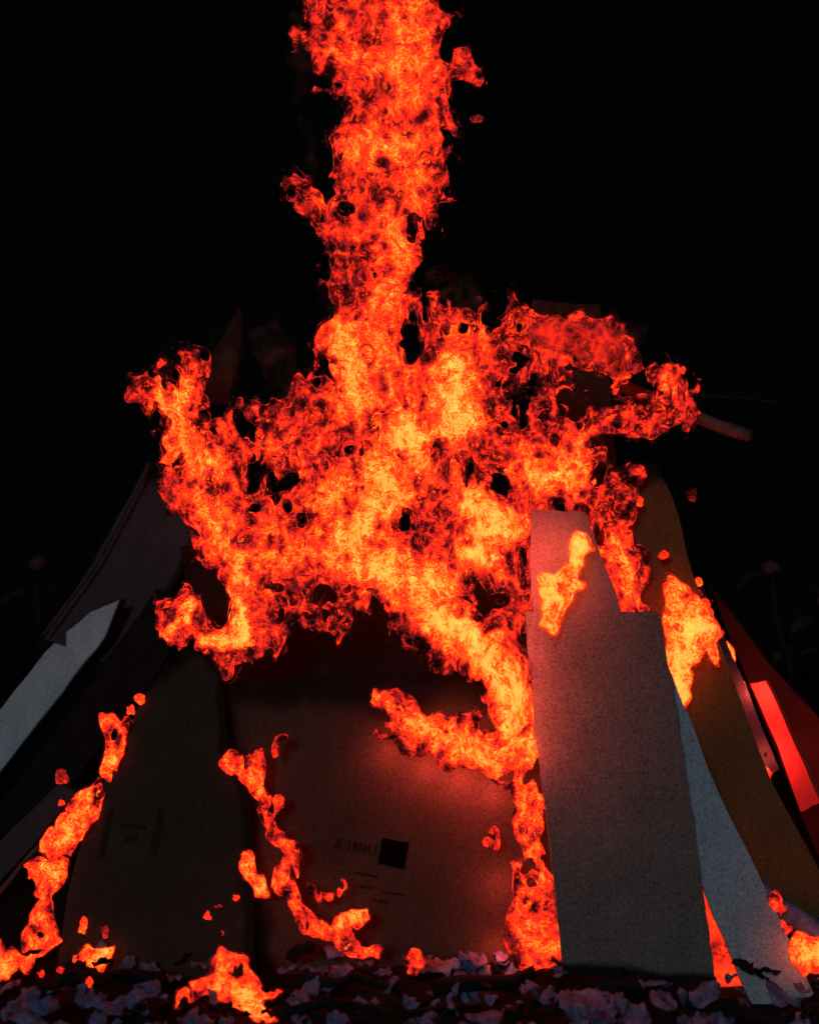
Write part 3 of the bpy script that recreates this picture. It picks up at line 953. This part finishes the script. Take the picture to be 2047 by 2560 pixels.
for nm, poly, lab in (
        ('smoke_wisp', [(905, 590), (950, 575), (990, 590), (1010, 640), (960, 655), (920, 625)], 'brown smoke drifting right of the flame column'),
        ('smoke_wisp', [(550, 700), (585, 680), (610, 720), (615, 790), (640, 830), (600, 870), (565, 800)], 'brown smoke curling above the left shoulder of the fire'),
        ('smoke_wisp', [(430, 750), (460, 710), (500, 690), (512, 740), (490, 800), (450, 800)], 'brown smoke in front of the pointed splinter'),
        ('smoke_wisp', [(690, 610), (720, 600), (735, 660), (700, 690), (680, 660)], 'brown smoke left of the neck of the flame'),
        ('smoke_wisp', [(1310, 680), (1350, 700), (1340, 740), (1315, 740)], 'dark smoke beyond the red right shoulder of the fire'),
        ('smoke_wisp', [(615, 20), (660, 30), (690, 120), (650, 200), (640, 330), (625, 300), (640, 200), (615, 120)], 'dark smoke along the left of the flame column')):
    fire(nm, [poly], [], [], 0.1, lambda x, z: np.full(np.shape(z), 0.56) if np.shape(z) else 0.56, lambda z: np.full(np.shape(z), .05, np.float32) if np.shape(z) else np.float32(.05),
         lab, vox=.009, seed=len(lab), amps=(.02, .012, 0.0), tear=2.2, levels=(-0.01, 0.004, 0.02), parts=('outer_smoke', 'middle_smoke', 'inner_smoke'), cat='smoke', group='smoke around the fire')


def d_pl(pl, off):
    return lambda x, z: pl[0] - off + pl[1] * np.asarray(z) + pl[2] * np.asarray(x)


def r_c(v):
    return lambda z: np.full(np.shape(z), v, np.float32) if np.shape(z) else np.float32(v)


GF = 'small flames licking the boards'
SM = dict(vox=0.0040, porous=0.025, tear=1.0, grow=1, clump=0.17, warp_px=(9, 7), wlam=0.05, amps=(0.018, 0.018, 0.009), lam=(0.07, 0.032, 0.014), levels=(-0.006, 0.005, 0.014), group=GF)
F_BACK = fire('flame', [[(1215, 1122), (1232, 1130), (1242, 1160), (1228, 1192), (1212, 1215), (1223, 1235), (1202, 1247), (1192, 1268), (1180, 1300), (1165, 1327),
                (1148, 1312), (1145, 1270), (1135, 1212), (1150, 1203), (1175, 1212), (1190, 1190), (1195, 1150)]], [],
     [([(1218, 1150), (1220, 1180)], 20, 1.15), ([(1165, 1220), (1160, 1270)], 16, 1.05)], .7, d_pl(PB, 0.06), r_c(.03),
     'bright yellow flame licking the reddened board above the wide grey brown one', seed=5, **SM)
fire('flame', [[(1390, 1290), (1400, 1260), (1405, 1215), (1430, 1240), (1450, 1255), (1480, 1260), (1500, 1300), (1521, 1330), (1510, 1350), (1516, 1390),
                (1505, 1406), (1490, 1390), (1480, 1360), (1470, 1396), (1450, 1402), (1456, 1440), (1450, 1480), (1435, 1499), (1420, 1480), (1405, 1420), (1395, 1350)]], [],
     [([(1460, 1310), (1440, 1350), (1430, 1390), (1432, 1470)], 26, 1.0), ([(1490, 1310)], 24, .95)], .55, d_pl(PD, 0.05), r_c(.035),
     'bright yellow flame hanging between the wide grey brown board and the bowed brown board', seed=6, **SM)
fire('flame', [[(210, 1510), (225, 1516), (240, 1508), (255, 1526), (270, 1512), (277, 1525), (262, 1572), (242, 1622), (226, 1642), (214, 1620), (218, 1570)]], [],
     [([(232, 1575), (226, 1610)], 10, .85)], .38, d_pl(PG, 0.0), r_c(.022), 'red flame at the upper left edge of the dark flattened carton', seed=7, **SM)
fire('flame', [[(215, 1642), (226, 1652), (212, 1702), (192, 1742), (166, 1782), (140, 1800), (120, 1812), (88, 1786), (100, 1760), (130, 1718), (160, 1680), (185, 1660)]], [],
     [([(180, 1680), (150, 1730), (110, 1780)], 18, .68)], .4, d_pl(PG, 0.0), r_c(.025), 'slanting orange flame midway along the left edge of the dark flattened carton', seed=8, **SM)
fire('flame', [[(48, 1820), (80, 1816), (110, 1820), (125, 1803), (139, 1815), (135, 1850), (112, 1880), (107, 1920), (118, 1950), (128, 1980), (102, 2002),
                (76, 2022), (66, 2052), (38, 2042), (47, 1990), (55, 1958), (70, 1948), (80, 1900), (75, 1860)]], [(88, 1968, 8)],
     [([(105, 1838)], 22, .85), ([(85, 1940)], 14, .6), ([(65, 2000)], 16, .6)], .38, d_pl(PG, 0.01), r_c(.022), 'branching flame at the lower left edge of the dark flattened carton', seed=9, **SM)
fire('flame', [[(-30, 1985), (0, 1978), (15, 2008), (30, 1998), (46, 2020), (36, 2040), (10, 2062), (-30, 2085)]], [], [([(5, 2040)], 16, .75)], .4,
     d_pl((0.02, 0, 0), 0), r_c(.025), 'orange flame burning in the ash left of the branching flame', seed=10, **SM)
fire('flame', [[(163, 2012), (185, 1983), (200, 1995), (215, 1990), (240, 1988), (233, 2030), (218, 2052), (190, 2046)]], [], [([(190, 2025), (225, 2005)], 14, .85)], .45,
     d_pl(PG, 0.03), r_c(.018), 'small forked orange flame at the lower corner of the dark flattened carton', seed=11, **SM)
fire('flame', [[(457, 1595), (478, 1574), (520, 1580), (550, 1578), (556, 1610), (550, 1650), (565, 1682), (588, 1678), (592, 1700), (570, 1712), (580, 1740), (600, 1760),
                (622, 1770), (637, 1790), (642, 1830), (660, 1852), (680, 1878), (708, 1880), (718, 1850), (732, 1852), (726, 1876), (706, 1897), (670, 1897), (640, 1872),
                (610, 1812), (588, 1792), (563, 1772), (553, 1740), (543, 1700), (533, 1660), (508, 1640), (473, 1620)],
               [(568, 1600), (578, 1560), (598, 1533), (617, 1545), (592, 1572), (582, 1602)]], [],
     [([(545, 1620), (548, 1660)], 12, .62), ([(480, 1595)], 14, .5), ([(590, 1770)], 14, .42)], .30, d_pl(PG, 0.01), r_c(.020),
     'long thin red flame creeping down the gap between the two flattened cartons', seed=12, **SM)
fire('flame', [[(580, 1830), (605, 1798), (617, 1810), (611, 1840), (626, 1860), (641, 1900), (671, 1930), (700, 1958), (708, 1938), (738, 1918), (776, 1913), (784, 1940),
                (760, 1952), (742, 1946), (752, 1980), (780, 2000), (804, 1983), (817, 1990), (802, 2012), (760, 2017), (718, 2002), (690, 1977), (650, 1962), (618, 1930),
                (598, 1890), (573, 1870)]], [], [([(725, 1935), (765, 1925)], 13, .92), ([(600, 1830)], 12, .5), ([(700, 1980)], 16, .45)], .34, d_pl(PG, 0.03), r_c(.020),
     'curling red flame below the printed square with a yellow hooked tip', seed=13, **SM)
fire('flame', [[(513, 1802), (525, 1793), (537, 1820), (557, 1845), (572, 1882), (540, 1882), (520, 1852), (506, 1825)]], [], [([(530, 1830), (545, 1860)], 12, .85)], .45,
     d_pl(PG, 0.01), r_c(.016), 'small yellow orange flame at the inner edge of the dark flattened carton', seed=14, **SM)
fire('flame', [[(455, 2012), (470, 1988), (480, 2002), (500, 2008), (521, 2020), (537, 2060), (560, 2083), (592, 2084), (582, 2097), (555, 2100), (577, 2130), (577, 2152), (550, 2147),
                (500, 2112), (460, 2112), (430, 2092), (405, 2102), (376, 2112), (378, 2083), (410, 2068), (440, 2060), (445, 2020)]], [],
     [([(470, 2075), (510, 2095), (550, 2130)], 22, .85)], .38, d_pl((-0.06, 0, 0), 0), r_c(.03), 'low orange flame burning in the ash in front of the dark flattened carton', seed=15, **SM)
fire('flame', [[(853, 2010), (872, 2002), (892, 2003), (895, 2030), (882, 2046), (870, 2057), (856, 2036)]], [], [], .3, d_pl((-0.0, 0, 0), 0), r_c(.016),
     'tiny pink red flame at the foot of the printed carton', seed=16, **SM)
fire('flame', [[(1440, 1800), (1500, 1780), (1560, 1900), (1590, 2060), (1580, 2085), (1500, 2085), (1470, 2050)]], [], [([(1540, 2075)], 40, .52)], .42,
     d_pl(PD, 0.03), r_c(.022), 'red flame seen in the gap between the grey brown board and the blue grey plank', seed=17,
     vox=.0045, amps=(0.005, 0.003, 0.002), lam=(.07, .03, .014), tear=5.0, soft=True, levels=(0., .004, .014), group=GF)
fire('flame', [[(1612, 1885), (1635, 1875), (1655, 1905), (1650, 1930), (1662, 1960), (1650, 1968), (1636, 1940), (1622, 1918)]], [], [([(1648, 1945)], 10, .55)], .32,
     d_pl((0.05, .3, 0), 0), r_c(.016), 'pink red flame behind the edge of the blue grey plank', seed=18, **SM)
fire('flame', [[(1660, 2000), (1678, 1968), (1730, 1980), (1800, 2000), (1800, 2060), (1724, 2052), (1690, 2056), (1668, 2028)]], [], [([(1695, 2010), (1740, 2025)], 20, .9)], .5,
     d_pl((-0.02, .3, 0), 0), r_c(.016), 'orange yellow flame at the foot of the ash covered stick', seed=19, **SM)
fire('flame', [[(1572, 1558), (1590, 1570), (1604, 1595), (1622, 1630), (1618, 1650), (1600, 1640), (1584, 1600)]], [], [([(1605, 1620)], 10, .68)], .34,
     d_pl((0.30, .42, .2), 0), r_c(.014), 'narrow flame on the dark strip beside the bowed brown board', seed=20, **SM)
fire('flame', [[(1120, 690), (1150, 668), (1190, 672), (1225, 682), (1268, 684), (1298, 704), (1310, 745), (1308, 785), (1285, 795), (1255, 770), (1215, 752), (1180, 742), (1140, 730)]], [],
     [([(1180, 705)], 26, .36), ([(1265, 735)], 26, .36)], .27, lambda x, z: np.full(np.shape(z), 0.44) if np.shape(z) else 0.44, r_c(.05),
     'soft pinkish red billow on the right shoulder of the fire', seed=31, vox=.006, amps=(.012, .010, .004), lam=(.08, .04, .02), tear=4.0, soft=True,
     warp_px=(9, 7), wlam=0.06, levels=(-.004, .006, .02), group=GF)
# unseen flame added behind the bowed brown board to redden the right boards
F_INNER = fire('flame', [[(1440, 1330), (1520, 1350), (1560, 1440), (1590, 1560), (1575, 1620), (1500, 1580), (1450, 1450)]], [], [], .9,
     d_pl((0.36, .42, .2), 0), r_c(.03), 'added flame hidden inside the pile behind the bowed brown board', seed=21, **SM)

# point lamps added beside the flames to deepen the red glow on the boards
def flame_fill_light(owner, u, v, pl, off, watt, size=0.035):
    p = on_plane(u * VS, v * VS, pl) + np.array(plane_normal(pl)) * off
    ld = bpy.data.lights.new('flame_fill_light', 'POINT')
    ld.energy = watt
    ld.color = (1.0, 0.075, 0.05)
    ld.shadow_soft_size = size
    o = bpy.data.objects.new('flame_fill_light', ld)
    COL.objects.link(o)
    o.parent = owner
    o.location = Vector(p) - owner.location


for u, v, pl, off, w in ((1088, 1380, PA, .06, 1.7), (1092, 1480, PA, .055, 1.7), (1098, 1580, PA, .045, .8), (820, 1582, PH, .04, .55), (900, 1612, PH, .04, .85),
                         (970, 1638, PH, .04, 1.0), (1040, 1668, PH, .04, 1.0), (1050, 1860, PH, .045, .5), (1055, 1990, PH, .045, .6), (1100, 1150, PB, .09, 1.0), (1105, 1240, PB, .09, 1.2)):
    flame_fill_light(MAINF, u, v, pl, off, w)
flame_fill_light(F_BACK, 1205, 1255, PB, .08, 0.6)
flame_fill_light(F_BACK, 1170, 1150, PB, .08, 0.5)
flame_fill_light(F_INNER, 1598, 1590, (0.36, .42, .2), 0.03, 3.2)  # lamps added with the unseen flame, reddening the right boards
flame_fill_light(F_INNER, 1570, 1460, (0.36, .42, .2), 0.05, 1.6)

# sparks and embers
GE = 'glowing embers and sparks'
bmE = bmesh.new()
bmesh.ops.create_icosphere(bmE, subdivisions=3, radius=1.0)


def ember(u, v, rx, rz, pl, heat, label, seed):
    p = on_plane(u * VS, v * VS, pl)
    s = (p[1] + 2.64) / F * VS * 0.85
    b = bmE.copy()
    for w in b.verts:
        w.co *= 1 + 0.55 * mnoise.noise(w.co * 1.4 + Vector((seed * 3.1, 0, 0)))
        w.co.x *= rx * s; w.co.y *= min(rx, rz) * s; w.co.z *= rz * s
    me = bpy.data.meshes.new('ember')
    b.to_mesh(me); b.free()
    me.shade_smooth()
    me.attributes.new('glow_heat', 'FLOAT', 'POINT').data.foreach_set('value', np.full(len(me.vertices), heat, np.float32))
    o = link('ember', me, M['body'], label=label, cat='ember', group=GE)
    o.location = p


EL = 'small red spark hovering beside the flames'
for i, (u, v, rx, rz, pl, ht, lab) in enumerate((
        (296, 1471, 14, 13, PG, .45, None), (276, 1495, 11, 12, PG, .42, None), (131, 1636, 16, 20, (0.10, .4, -.35), .22, 'dull red ember at the tip of the dim grey board end'),
        (130, 1690, 8, 8, (0.1, .4, -.35), .36, None), (65, 1955 - 5, 7, 9, PG, .28, None), (177, 1940, 9, 12, PG, .4, None), (175, 1955, 10, 12, PG, .5, None),
        (222, 1962, 9, 16, PG, .22, None), (166, 2022, 16, 14, PG, .45, None), (128, 2042, 9, 9, PG, .28, None), (88, 2050, 9, 8, PG, .3, None), (189, 2068, 10, 11, (0., 0, 0), .4, None),
        (438, 1929, 11, 12, PG, .4, None), (499, 1890, 11, 8, PG, .36, None), (460, 1908, 12, 6, PG, .2, None), (470, 1965, 6, 8, PG, .25, None),
        (1396, 1168, 12, 11, (0.1, .42, 0), .34, None), (1470, 1226, 11, 13, (0.16, .42, 0), .48, None), (1346, 1057, 9, 12, (0.1, .42, 0), .4, None), (1484, 1272, 12, 13, (.12, .42, 0), .4, None),
        (1436, 779, 8, 8, (.58, 0, 0), .36, None), (1003, 250, 16, 9, (.58, 0, 0), .16, None), (1455, 1042, 12, 16, (.3, .42, 0), .1, None),
        (1245, 1738, 0, 0, PH, 0, 'x'), (1040, 1748, 13, 10, PH, .3, None), (1026, 1772, 14, 13, (0.11, .45, 0), .36, None), (943, 2072, 9, 8, (0, 0, 0), .28, None))):
    if lab == 'x': continue
    ember(u, v, rx, rz, pl, ht, lab or EL, i)
bmE.free()
print('fire tris', TRIS[0])
